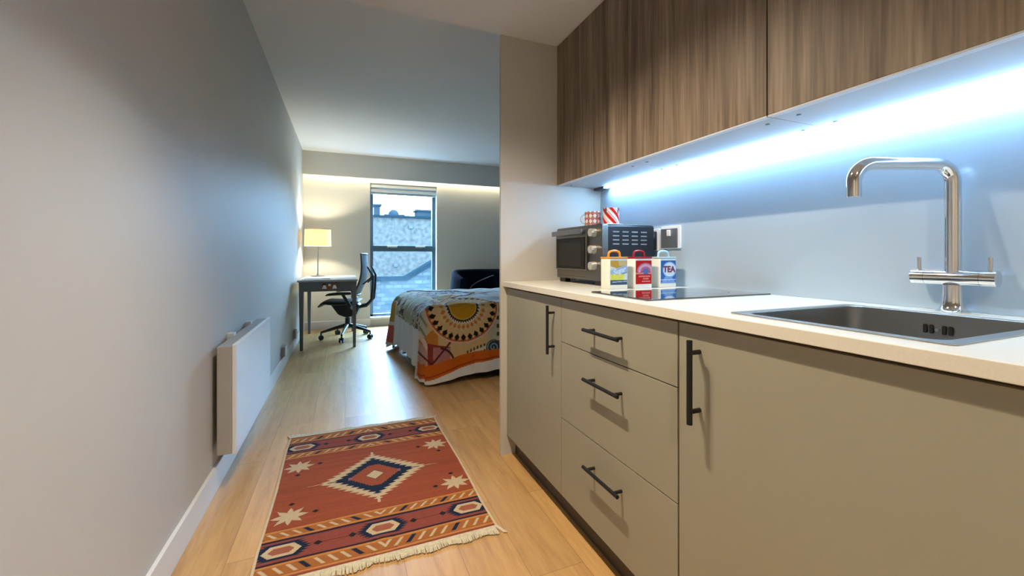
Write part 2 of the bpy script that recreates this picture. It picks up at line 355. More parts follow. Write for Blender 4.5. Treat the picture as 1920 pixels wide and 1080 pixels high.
# worktop with the sink opening
SX0, SX1, SY0, SY1 = .842, 1.286, .318, .708
def worktop():
    bm = NB(); x0, x1, y0, y1, z0, z1 = .775, XR-.001, -.4, YE-.001, .894, .92
    def ring(z):
        out = [bm.verts.new((x, y, z)) for x, y in ((x0, y0), (x1, y0), (x1, y1), (x0, y1))]
        h = [bm.verts.new((x, y, z)) for x, y in ((SX0+.006, SY0+.006), (SX1-.006, SY0+.006), (SX1-.006, SY1-.006), (SX0+.006, SY1-.006))]
        return out, h
    oa, ha = ring(z0); ob, hb = ring(z1)
    for i in range(4):
        j = (i+1) % 4
        bm.faces.new((oa[i], oa[j], ha[j], ha[i])); bm.faces.new((ob[i], ob[j], hb[j], hb[i])); bm.faces.new((oa[i], oa[j], ob[j], ob[i])); bm.faces.new((ha[i], ha[j], hb[j], hb[i]))
    bmesh.ops.recalc_face_normals(bm, faces=bm.faces)
    o = fin('worktop', bm, M_work, bev=.0015); return o
tag(worktop(), 'pale stone worktop running the length of the kitchen', 'worktop')
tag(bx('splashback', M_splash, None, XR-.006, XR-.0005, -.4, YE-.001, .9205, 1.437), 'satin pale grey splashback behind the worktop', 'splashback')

# sink
t = thing('sink', 'square inset stainless steel sink bowl in the worktop', 'sink', (1.06, .51, .72))
def sink_bowl():
    bm = NB(); rows = []
    def rr(x0, x1, y0, y1, r, z): return [bm.verts.new((x, y, z)) for x, y in rrect(x0, x1, y0, y1, r, 5)]
    rows.append(rr(SX0, SX1, SY0, SY1, .012, .9205)); rows.append(rr(SX0, SX1, SY0, SY1, .012, .9222))
    rows.append(rr(SX0+.022, SX1-.014, SY0+.022, SY1-.022, .03, .9222)); rows.append(rr(SX0+.024, SX1-.016, SY0+.024, SY1-.024, .03, .920))
    rows.append(rr(SX0+.026, SX1-.018, SY0+.026, SY1-.026, .032, .76)); rows.append(rr(SX0+.032, SX1-.024, SY0+.032, SY1-.032, .034, .742)); rows.append(rr(SX0+.05, SX1-.042, SY0+.05, SY1-.05, .03, .735))
    for a, b in zip(rows, rows[1:]):
        n = len(a)
        for i in range(n): bm.faces.new((a[i], a[(i+1) % n], b[(i+1) % n], b[i]))
    bm.faces.new(rows[-1])
    bmesh.ops.recalc_face_normals(bm, faces=bm.faces)
    for f in bm.faces: f.normal_flip()
    return fin('bowl', bm, M_steel, t, smooth=True)
sink_bowl()
bm = NB()
for y in (.530, .519, .497, .486):
    prism(bm, [(y+a, .885+b) for a, b in rrect(-.0032, .0032, -.0105, .0105, .0031, 4)], SX1-.0215, SX1-.0182, 'x')
fin('overflow_slots', bm, mat('void_black', (.003, .003, .003), .8), t)
bm = NB(); cyl(bm, (SX1-.024, .508, .885), (SX1-.018, .508, .885), .004, seg=14); fin('overflow_screw', bm, M_chrome, t, smooth=True)
bm = NB(); lathe(bm, [(.045, 0), (.045, .003), (.036, .004), (.03, .001), (.001, .001)], (1.06, .51, .7352)); fin('drain', bm, M_chrome, t, smooth=True)
place(t)
# tap
t = thing('mixer_tap', 'tall chrome swan-neck mixer tap with two lever pins behind the sink', 'tap', (1.352, .513, .92))
tx, ty = 1.347, .513
bm = NB(); lathe(bm, [(.030, 0), (.030, .003), (.026, .006), (.0215, .014), (.0185, .026), (.0175, .04), (.0175, .066)], (tx, ty, .9203)); fin('base', bm, M_chrome, t, smooth=True)
bm = NB(); cyl(bm, (tx, ty-.048, 1.003), (tx, ty+.048, 1.003), .0185, seg=32); fin('body', bm, M_chrome, t, smooth=True)
for s in (-1, 1):
    bm = NB(); cyl(bm, (tx, ty+s*.0485, 1.003), (tx, ty+s*.074, 1.003), .0185, seg=32); k = fin('knob', bm, M_chrome, t, smooth=True)
    bm = NB(); cyl(bm, (tx, ty+s*.062, 1.018), (tx, ty+s*.062, 1.052), .0042, seg=12); fin('lever', bm, M_chrome, k, smooth=True)
dx, dy = -math.cos(YAW), math.sin(YAW); R = .046; top = 1.276; Ls = .237
pts = [(tx, ty, 1.01), (tx, ty, 1.1), (tx, ty, top-R)]
for i in range(1, 11):
    a = math.pi/2*i/10; pts.append((tx+dx*R*(1-math.cos(a)), ty+dy*R*(1-math.cos(a)), top-R+R*math.sin(a)))
for i in range(0, 11):
    a = math.pi/2*i/10; s = Ls-R+R*math.sin(a); pts.append((tx+dx*s, ty+dy*s, top-R+R*math.cos(a)))
pts.append((tx+dx*Ls, ty+dy*Ls, 1.196))
bm = NB(); tube(bm, pts, .0152, 24); fin('spout', bm, M_chrome, t, smooth=True)
place(t)

# hob
t = thing('ceramic_hob', 'narrow black glass two-zone hob set in the worktop', 'hob', (1.105, 1.135, .92))
bm = NB(); prism(bm, rrect(.836, 1.37, .981, 1.287, .004, 3), .9202, .9252); fin('glass', bm, M_hob, t, bev=.0008)
bm = NB(); prism(bm, rrect(.8355, 1.3705, .9805, 1.2875, .004, 3), .9201, .9215); fin('trim', bm, M_steel, t)
for cx, r in ((.975, .072), (1.215, .09)):
    bm = NB(); a = [bm.verts.new((cx+r*math.cos(k*math.pi/24), 1.135+r*math.sin(k*math.pi/24), .9256)) for k in range(48)]; b = [bm.verts.new((cx+(r-.0015)*math.cos(k*math.pi/24), 1.135+(r-.0015)*math.sin(k*math.pi/24), .9256)) for k in range(48)]
    for k in range(48): bm.faces.new((a[k], a[(k+1) % 48], b[(k+1) % 48], b[k]))
    fin('cooking_zone', bm, mat('zone_print', (.05, .05, .055), .2), t)
place(t)

# upper cabinets
UX, UZ = 1.095, 1.4455
def upper(y0, y1, label):
    t = thing('wall_cabinet', label, 'wall cabinet', ((UX+XR)/2, (y0+y1)/2, UZ))
    bx('carcass', M_carc, t, UX+.0205, XR-.001, y0+.001, y1-.001, UZ, CK-.002)
    bx('door', M_wood, t, UX, UX+.02, y0+GAP*1.4, y1-GAP*1.4, UZ+.004, CK-.003, bev=.0008)
    bx('bottom_lip', mat('pale_edge_strip', (.60, .62, .64), .4), t, UX+.001, UX+.0203, y0+.002, y1-.002, UZ-.001, UZ+.0035)
    for yy in (y0+.045, y1-.045):
        for xx in (1.16, 1.32):
            if (yy < YE-.1 or xx < 1.3):
                bm = NB(); cyl(bm, (xx, yy, UZ-.002), (xx, yy, UZ+.001), .0055, seg=14); fin('screw_cap', bm, mat('screw_grey', (.12, .13, .14), .4), t)
    place(t)
upper(1.412, YE-.001, 'smoked oak wall cabinet next to the end panel')
upper(.797, 1.412, 'smoked oak wall cabinet above the hob, between its two neighbours')
upper(.18, .797, 'smoked oak wall cabinet above the sink')
upper(-.43, .18, 'smoked oak wall cabinet nearest the camera, beyond the one above the sink')
# lighting channel under the cabinets
t = thing('under_cabinet_light', 'cool white strip light along the back underside of the wall cabinets', 'strip light', (1.375, .8, 1.43))
bm = NB(); prism(bm, [(1.366, 1.4445), (1.346, 1.4445), (1.3475, 1.4385), (1.3645, 1.4385)], -.42, 1.93, 'y'); fin('diffuser', bm, mat('cool_led', (1, 1, 1), .5, emit=(.40, .68, 1), estr=66), t)
bx('end_cap', mat('grey_cap', (.1, .12, .15), .5), t, 1.335, 1.372, 1.93, YE-.006, 1.432, 1.4445)
place(t)

# sockets on the splashback
M_plate = mat('brushed_plate', (.34, .36, .38), .35, metal=.8)
def wall_plate(y0, y1, z0, z1, label, kind):
    t = thing('light_switch' if kind else 'power_socket', label, 'switch' if kind else 'socket', (XR-.006, (y0+y1)/2, (z0+z1)/2))
    bm = NB(); prism(bm, rrect(y0, y1, z0, z1, .006, 4), XR-.016, XR-.0062, 'x'); fin('surround', bm, M_white, t, bev=.001)
    bm = NB(); prism(bm, rrect(y0+.012, y1-.002, z0+.004, z1-.012, .004, 4), XR-.0195, XR-.0162, 'x'); p = fin('face_plate', bm, M_plate, t, bev=.0008)
    ym = (y0+y1)/2+.004
    if kind: bx('switch_rocker', M_white, t, XR-.026, XR-.0197, ym-.010, ym+.010, z1-.046, z1-.018, bev=.002)
    else:
        bx('switch_rocker', M_white, t, XR-.024, XR-.0197, ym-.03, ym-.012, z1-.045, z1-.02, bev=.002)
        for a, b in ((0, .012), (-.012, -.01), (.012, -.01)): bx('pin_hole', M_black, t, XR-.0202, XR-.0197, ym+a-.003, ym+a+.003, z0+.035+b-.003, z0+.035+b+.004)
    place(t)
wall_plate(1.405, 1.521, 1.088, 1.192, 'square metal switch plate on the splashback right of the toaster oven', True)
wall_plate(1.535, 1.65, 1.080, 1.184, 'metal socket plate half hidden behind the toaster oven', False)

# toaster oven
t = thing('toaster_oven', 'steel and black toaster oven in the corner of the worktop', 'toaster oven', (1.2, 1.745, .92))
OX0, OX1, OY0, OY1, OZ0, OZ1 = 1.06, 1.35, 1.54, 1.96, .942, 1.2
bm = NB(); prism(bm, [(a, b) for a, b in rrect(OY0+.004, OY1-.004, OZ0+.003, OZ1-.002, .012, 4)], OX0+.03, OX1, 'x'); fin('body', bm, M_bpaint, t, smooth=True)
bm = NB(); prism(bm, rrect(OY0, OY1, OZ0, OZ1, .008, 4), OX0, OX0+.03, 'x'); fin('front_frame', bm, mat('oven_steel', (.20, .195, .18), .38, metal=1), t, smooth=True)
bx('top_cover', mat('pale_steel', (.5, .52, .54), .3, metal=.9), t, OX0+.03, OX1-.005, OY0+.01, OY1-.01, OZ1-.002, OZ1+.0015, bev=.001)
d = bx('door', M_dsteel, t, OX0-.012, OX0-.0005, OY0+.115, OY1-.008, OZ0+.045, OZ1-.016, bev=.003)
bx('door_glass', M_bglass, d, OX0-.0145, OX0-.0122, OY0+.125, OY1-.02, OZ0+.05, OZ1-.055, bev=.002)
bx('inner_window', mat('smoked_window', (.018, .019, .020), .2, spec=.15), d, OX0-.0152, OX0-.0146, OY0+.155, OY1-.05, OZ0+.062, OZ1-.068)
bm = NB(); box(bm, OX0-.045, OX0-.032, OY0+.11, OY1-.02, OZ1-.043, OZ1-.018)
for y in (OY0+.13, OY1-.045): box(bm, OX0-.036, OX0-.011, y-.008, y+.008, OZ1-.038, OZ1-.024)
fin('door_handle', bm, mat('handle_steel', (.25, .25, .26), .3, metal=1), d, bev=.003)
for i, z in enumerate((1.162, 1.085, 1.010)):
    bm = NB(); cyl(bm, (OX0-.026, OY0+.062, z), (OX0-.0005, OY0+.062, z), .0185, .020, seg=28); box(bm, OX0-.032, OX0-.024, OY0+.058, OY0+.066, z-.015, z+.015)
    k = fin('control_knob', bm, mat('satin_knob', (.62, .61, .58), .32, metal=.7), t, smooth=True)
bm = NB()
for c in range(4):
    for r in range(4):
        x0 = OX0+.058+c*.052; z0 = OZ1-.035-r*.0185
        prism(bm, [(x0+a, z0+b) for a, b in rrect(0, .034, -.0028, .0028, .0026, 3)], OY0+.0015, OY0+.0042, 'y')
fin('side_vents', bm, M_vent, t)
bm = NB(); box(bm, OX0+.001, OX0-.0008, OY0+.13, OY1-.02, OZ0+.012, OZ0+.014); fin('crumb_tray_line', bm, M_gap, t)
for x in (OX0+.008, OX1-.035):
    for y in (OY0+.012, OY1-.075): bx('foot', M_black, t, x, x+.03, y, y+.06, .9205, OZ0+.004, bev=.002)
place(t)

# mugs on the toaster oven
def mug(x, y, z, r, h, ang, label, style):
    t = thing('mug', label, 'mug', (x, y, z), 'patterned mugs on the toaster oven')
    nv, nu = 40, 96
    prof = [(r*.8, 0), (r*.97, .002), (r, .006)]+[(r, .006+(h-.008)*i/28) for i in range(1, 29)]+[(r-.001, h), (r-.003, h-.0005), (r-.0035, h-.006), (r-.0035, .02), (r-.01, .008), (.0005, .007)]
    A = np.linspace(0, 2*np.pi, nu, endpoint=False)
    Pm = np.zeros((len(prof), nu, 3)); C = np.zeros_like(Pm); C[:] = (.72, .70, .68)
    for i, (rr_, zz) in enumerate(prof):
        Pm[i, :, 0] = x+rr_*np.cos(A); Pm[i, :, 1] = y+rr_*np.sin(A); Pm[i, :, 2] = z+zz
        if 2 <= i < 32:
            u = A*r/.022; v = zz/.022
            if style == 0:
                du = np.abs((u % 1)-.5); dv = abs((v % 1.2)-.6); d = du+dv*.8
                C[i][d < .52] = (.30, .02, .012); C[i][d < .30] = (.55, .42, .34); C[i][d < .19] = (.35, .012, .01)
            else:
                s = (u+v*.9) % 2.1
                C[i][s < .9] = (.50, .015, .012); C[i][(s > 1.2) & (s < 1.4)] = (.45, .12, .1)
                if 20 < i: C[i][(u % 3) < .5] = (.1, .08, .09)
    grid_mesh('cup', Pm, C, M_glaze, t, True)
    ca, sa = math.cos(ang), math.sin(ang); pts = []
    for i in range(15):
        a = -math.pi/2+math.pi*i/14; q = r-.003+.024*math.cos(a); zz = z+h*.52+h*.30*math.sin(a); pts.append((x+ca*q, y+sa*q, zz))
    bm = NB(); tube(bm, pts, .0034, 10); fin('handle', bm, mat('mug_handle', (.5, .52, .55), .2), t, smooth=True)
    place(t)
M_glaze = attr_mat('printed_glaze', .2, 0)
mug(1.157, 1.765, 1.2017, .040, .075, math.radians(158), 'left mug on the toaster oven, red and cream diamond pattern', 0)
mug(1.213, 1.69, 1.2017, .040, .088, math.radians(20), 'taller right mug on the toaster oven, bold red diagonal stripes', 1)

# canisters
M_cream = mat('cream_enamel', (.74, .72, .64), .25)
def canister(x0, lidcol, name, label, kind):
    W_, D_, y0, z0, h = .094, .062, 1.378, .9203, .124
    x1 = x0+W_; y1 = y0+D_
    t = thing('storage_canister', label, 'canister', ((x0+x1)/2, (y0+y1)/2, z0), 'retro kitchen canisters')
    bm = NB(); prism(bm, rrect(x0, x1, y0, y1, .009, 5), z0, z0+h); fin('body', bm, M_cream, t, smooth=True, bev=.0015)
    ml = mat(name+'_lid', lidcol, .25)
    bm = NB(); prism(bm, rrect(x0-.002, x1+.002, y0-.002, y1+.002, .011, 5), z0+h+.0002, z0+h+.007); l = fin('lid', bm, ml, t, smooth=True, bev=.002)
    bm = NB(); cx, cy = (x0+x1)/2, (y0+y1)/2
    zb = z0+h+.006; pts = [(cx-.029, cy, zb)]+[(cx+.027*-math.cos(a), cy, zb+.010+.016*math.sin(a)**.6) for a in [math.pi*i/16 for i in range(17)]]+[(cx+.029, cy, zb)]
    tube(bm, pts, .0048, 12); fin('lid_handle', bm, ml, l, smooth=True)
    # printed label on the face towards the room
    nu, nv = 80, 100; lx0, lx1, lz0, lz1 = x0+.006, x1-.006, z0+.018, z0+h-.008
    U, V = np.meshgrid(np.linspace(0, 1, nu), np.linspace(0, 1, nv)); C = np.zeros((nv, nu, 3))
    if kind == 'sugar':
        C[:] = (.60, .62, .58); C[V > .78-.25*U] = (.50, .30, .05); C[(V > .78) & (U > .5)] = (.55, .42, .18)
        s = V-(.45+.22*U); C[np.abs(s) < .15] = (.30, .45, .62); C[np.abs(s+.165) < .015] = (.12, .16, .25)
        C[(V < .45) & (V > .20) & (V < .44-.0*U)] = (.62, .60, .10); C[(V < .45) & (V > .2) & (U > .8)] = (.60, .66, .62)
        C[V < .2] = (.05, .08, .13)
        C[(np.abs(V-.11-.03*U) < .02) & ((U*19 % 1) < .65) & (U > .12)] = (.45, .52, .6)
    elif kind == 'red':
        C[:] = (.42, .012, .012); d = np.hypot((U-.62)/.55, (V-.52)/.38)
        C[(d < 1) & (V > .52)] = (.48, .12, .16); C[(np.abs(d-.72) < .13) & (V > .50)] = (.50, .30, .42)
        C[(d < .38) & (V > .42)] = (.10, .13, .32); C[(np.abs(V-.45) < .035) & ((U < .5) | (U > .78))] = (.5, .22, .18)
        for vv, u0, u1, k in ((.33, .2, .92, 11), (.23, .45, .8, 13), (.11, .38, .9, 12)): C[(np.abs(V-vv) < .028) & (U > u0) & (U < u1) & ((U*k % 1) < .72)] = (.62, .25, .22)
    else:
        C[:] = (.035, .12, .33); d = np.hypot((U-.58)/.46, (V-.60)/.34)
        C[d < 1.0] = (.30, .42, .62); C[d < .86] = (.62, .68, .74); C[(V < .30) & (np.abs(U-.5) < .5-V)] = (.16, .28, .5)
        C[(np.abs(V-.16) < .02) & ((U*17 % 1) < .6)] = (.5, .6, .75)
    P3 = np.stack([lx0+(lx1-lx0)*U, np.full_like(U, y0-.0006), lz0+(lz1-lz0)*V], -1)
    grid_mesh('label', P3, C, M_glaze, t)
    mt = Matrix.Translation(((lx0+lx1)/2, y0-.0012, lz0)) @ Matrix.Rotation(math.pi/2, 4, 'X')
    if kind == 'tea': text_mesh('lettering', 'TEA', .036, mat('tea_ink', (.16, .01, .05), .4), t, Matrix.Translation(((lx0+lx1)/2+.004, y0-.0012, lz0+(lz1-lz0)*.6)) @ Matrix.Rotation(math.pi/2, 4, 'X'), bold=.0012)
    if kind == 'sugar': text_mesh('lettering', 'Sugar', .028, mat('sugar_ink', (.62, .70, .80), .4), t, Matrix.Translation(((lx0+lx1)/2+.001, y0-.0012, lz0+(lz1-lz0)*.57)) @ Matrix.Rotation(math.pi/2, 4, 'X') @ Matrix.Rotation(math.radians(14), 4, 'Z'), shear=.35, bold=.0006)
    place(t)
canister(.980, (.70, .27, .02), 'orange', 'canister with an orange lid and a yellow and blue sugar label', 'sugar')
canister(1.105, (.33, .008, .018), 'red', 'canister with a red lid and a red label, the middle of three', 'red')
canister(1.236, (.42, .56, .60), 'pale_blue', 'canister with a pale blue lid and a blue TEA label', 'tea')

# ------------------------------------------------------------------ RADIATOR on the left wall
t = thing('panel_heater', 'white flat panel heater mounted on the left wall', 'heater', (XL, 2.6, .17))
HY0, HY1, HZ0, HZ1 = 2.16, 3.06, .175, .66
bx('body', mat('heater_back', (.36, .34, .31), .5), t, XL+.022, XL+.078, HY0, HY1-.01, HZ0, HZ1-.006, bev=.003)
bx('front_panel', mat('heater_white', (.74, .75, .76), .35), t, XL+.0785, XL+.095, HY0+.002, HY1, HZ0-.004, HZ1, bev=.003)
for y in (2.45, 2.85): bx('wall_bracket', M_trim, t, XL, XL+.03, y-.02, y+.02, HZ0+.05, HZ1+.008)
place(t)
for y, lab in ((4.36, 'small white socket box above the skirting past the panel heater'), (5.25, 'small white socket box above the skirting beside the desk leg')):
    t = thing('wall_socket', lab, 'socket', (XL, y, .12))
    bx('back_box', mat('socket_grey', (.36, .36, .36), .5), t, XL, XL+.03, y-.06, y+.06, .125, .215, bev=.003); bx('face_plate', M_trim, t, XL+.0302, XL+.036, y-.062, y+.062, .123, .217, bev=.002)
    place(t)

# ------------------------------------------------------------------ RUG
def rug():
    t = thing('rug', 'rust red kilim rug with a cream and navy diamond, lying on the oak floor', 'rug', (.127, 2.08, 0))
    NL = np.array([-.286, 1.51]); Uv = np.array([.835, -.006]); Vv = np.array([-.008, 1.15])
    nu, nv = 420, 575
    U, V = np.meshgrid(np.linspace(0, 1, nu), np.linspace(0, 1, nv)); Wd, Ht = .835, 1.15
    rust, brick, navy, cream, org, dark, brown = (.31, .072, .030), (.26, .062, .042), (.012, .02, .045), (.56, .43, .27), (.52, .22, .055), (.02, .014, .016), (.36, .125, .03)
    C = np.zeros((nv, nu, 3)); C[:] = rust
    rng = np.random.RandomState(3)
    streak = np.interp(np.linspace(0, 1, nv), np.linspace(0, 1, 160), rng.rand(160))[:, None]
    C *= (1+.22*(streak-.5))[..., None]
    # mirrored border coordinate
    m = np.minimum(V, 1-V); C[m < .235] = brick
    def put(mask, c): C[mask] = c
    for a, b in ((.020, .064), (.196, .230)):
        z = (m > a) & (m < b); C[z] = brown
        k = (m-a)/(b-a); ph = (np.abs(U-.505)*1.0-(k-.5)*.045)
        s = ph/.0505; fr = s % 1; ix = np.floor(s).astype(int)
        bar = z & (fr < .42) & (k > .12) & (k < .88)
        put(bar & (ix % 4 != 2) & (fr < .30), cream); put(bar & (ix % 4 == 2), navy)
    wob = .004*np.exp(-((U-.5)/.05)**2)
    for c, w, col in ((.014, .004, org), (.066, .0042, org), (.193, .004, org), (.2335, .004, org), (.076, .0038, dark), (.183, .0038, dark), (.083, .0022, (.2, .06, .07)), (.176, .0022, (.2, .06, .07))):
        put(np.abs(m-c+wob*(.5 if c < .1 else 0)) < w, col)
    # hexagons
    mb = .129
    for uc in (.095, .507, .915):
        du = np.abs(U-uc)*Wd; dv = np.abs(m-mb)*Ht
        tooth = (np.abs(((m-mb)*Ht/.0125) % 1-.5)*2)*.022
        hexd = lambda w, h, sl: np.maximum(dv/h, (du+dv*sl)/w)
        put((hexd(.102, .050, .75) < 1-(tooth/.102)) & (dv < .044), navy)
        put(hexd(.064, .032, .8) < 1, cream); t2 = np.floor(dv/.006)*.006
        put(np.maximum(dv/.018, (du+t2*1.0)/.040) < 1, (.34, .11, .06))
    # arrows
    for a0, a1 in ((.235, .375), (.645, .785)):
        du = U; L0 = (np.abs(m-mb)*Ht < .0016) & (U > a0-.02) & (U < a1+.02); put(L0, dark)
        for c, sgn in ((a0, 1), (a1, -1)):
            dd = np.abs(U-c)*Wd/.016+np.abs(m-mb)*Ht/.014; put(dd < 1, dark)
    # central medallion (stepped diamonds)
    du = np.abs(U-.506)*Wd; dv = np.abs(V-.490)*Ht
    def saw(x, p, a): return (np.abs((x/p) % 1-.5)*2)*a
    st = .022; dvq = dv
    edge = saw(dv, st, .030)
    put((du/(.232)+dv/(.212) < 1-edge/.232+.07) | ((dv < .010*(1-du/.31)) & (du < .292)) | ((du < .006) & (dv < .240)), cream)
    edge2 = saw(dv, st, .026)
    put((du/.180+dv/.176 < 1-edge2/.180+.05) | ((dv < .0030) & (du < .208)), navy)
    q = np.floor(dv/.011)*.011
    put((du/.112+q/.112 < 1-.0*q) & (dv < .095), rust)
    put((du < .118) & (dv < .012) & (du > .1), (.3, .1, .12))
    put((du/.049+dv/.049 < 1), (.2, .07, .05)); put(du/.040+dv/.040 < 1, cream)
    # stars
    for (a, b) in ((.097, .674), (.902, .674), (.911, .311), (.097, .311)):
        x = (U-a)*Wd; y = (V-b)*Ht; r = np.hypot(x, y); th_ = np.arctan2(y, x); k = np.abs(((th_/(2*np.pi)*8+.5) % 1)-.5)*2
        put(r < (.066-.034*k**.75)*np.where(np.abs(x) > np.abs(y), 1.06, .92), cream)
    for (a, b) in ((.209, .676), (.096, .602), (.793, .676), (.906, .602), (.909, .383), (.802, .310), (.096, .386), (.211, .310)):
        put(np.abs(U-a)*Wd/.014+np.abs(V-b)*Ht/.011 < 1, dark)
    # selvedge
    C[(U < .010) | (U > .990)] = (.60, .50, .34)
    ww = .0012*np.sin(U*9+V*4)+.0012*np.sin(V*13+1)+.004*np.exp(-((V-.07)/.03)**2-((U-.5)/.04)**2)
    Z = .0075+np.abs(ww)
    side = np.interp(V[:, 0], [0, .15, .3, .5, .7, .86, 1], [0, .004, 0, -.004, .001, .004, 0])[:, None]*np.clip(1-2*U, -1, 1)**2
    XY = NL+U[..., None]*Uv+V[..., None]*Vv; XY[..., 0] -= side*.9
    P3 = np.concatenate([XY, Z[..., None]], -1)
    # skirt to the floor
    o = grid_mesh('woven_field', P3, C, attr_mat('kilim_wool', .95, .5, 700), t)
    bm = NB(); bs = [P3[0], P3[-1], P3[:, 0], P3[:, -1]]
    for s in bs:
        s = s[::6] if len(s) % 6 == 1 else np.concatenate([s[::6], s[-1:]]); vs = [(bm.verts.new(tuple(p)), bm.verts.new((p[0], p[1], .0004))) for p in s]
        for a, b in zip(vs, vs[1:]): bm.faces.new((a[0], b[0], b[1], a[1]))
    fin('bound_edge', bm, mat('kilim_edge', (.55, .45, .30), .9), t)
    for end in (0, 1):
        bm = NB(); n = 230
        for i in range(n):
            u = (i+.5)/n; base = NL+Uv*u+Vv*(0 if end == 0 else 1); dirn = -1 if end == 0 else 1
            ln = (.046 if end == 0 else .05)*(.88+.12*math.sin(i*.17)+.10*random.random())
            if end == 0 and .44 < u < .54: ln *= .8
            lean = (random.random()-.5)*.008+(.022 if (u > .985) else (-.02 if u < .01 else 0)); w = .0027
            p0 = base; p1 = base+np.array([lean*.5, dirn*ln*.55]); p2 = base+np.array([lean, dirn*ln])
            zz = [.008, .007, .0045]; ww_ = [w, w*.95, w*.75]
            rows = [(bm.verts.new((p[0]-q, p[1], z)), bm.verts.new((p[0], p[1], z+.0014)), bm.verts.new((p[0]+q, p[1], z))) for p, z, q in zip((p0, p1, p2), zz, ww_)]
            low = [(bm.verts.new((p[0]-q, p[1], .0008)), bm.verts.new((p[0]+q, p[1], .0008))) for p, q in zip((p0, p1, p2), ww_)]
            for k in range(2):
                a, b = rows[k], rows[k+1]; bm.faces.new((a[0], a[1], b[1], b[0])); bm.faces.new((a[1], a[2], b[2], b[1]))
                c, d = low[k], low[k+1]; bm.faces.new((a[0], b[0], d[0], c[0])); bm.faces.new((a[2], c[1], d[1], b[2]))
        fin('fringe', bm, mat('fringe_cotton', (.62, .55, .40), .95, var=.15, vscale=90), t)
    place(t)
rug()

# ------------------------------------------------------------------ BED and duvet
BX0, BX1, BY0, BY1 = .62, 2.5, 3.40, 4.90
t = thing('bed', 'low bed on a black base, mostly hidden by the patterned duvet', 'bed', (1.5, 4.15, 0))
bx('base', mat('black_fabric', (.004, .004, .005), .9), t, BX0+.07, BX1, BY0-.06, BY1-.05, .045, .30, bev=.01)
bx('mattress', mat('mattress_white', (.7, .7, .7), .9), t, BX0+.03, BX1, BY0+.02, BY1-.02, .305, .555, bev=.05)
for x, y in ((BX0+.15, BY0+.0), (BX1-.2, BY0+.02), (BX0+.15, BY1-.12), (BX1-.2, BY1-.12)):
    bm = NB(); cyl(bm, (x-.012, y, .022), (x+.012, y, .022), .0218, seg=18); box(bm, x-.006, x+.006, y-.006, y+.006, .02, .05); fin('caster', bm, mat('pale_caster', (.5, .55, .55), .4), t, smooth=True)
place(t)
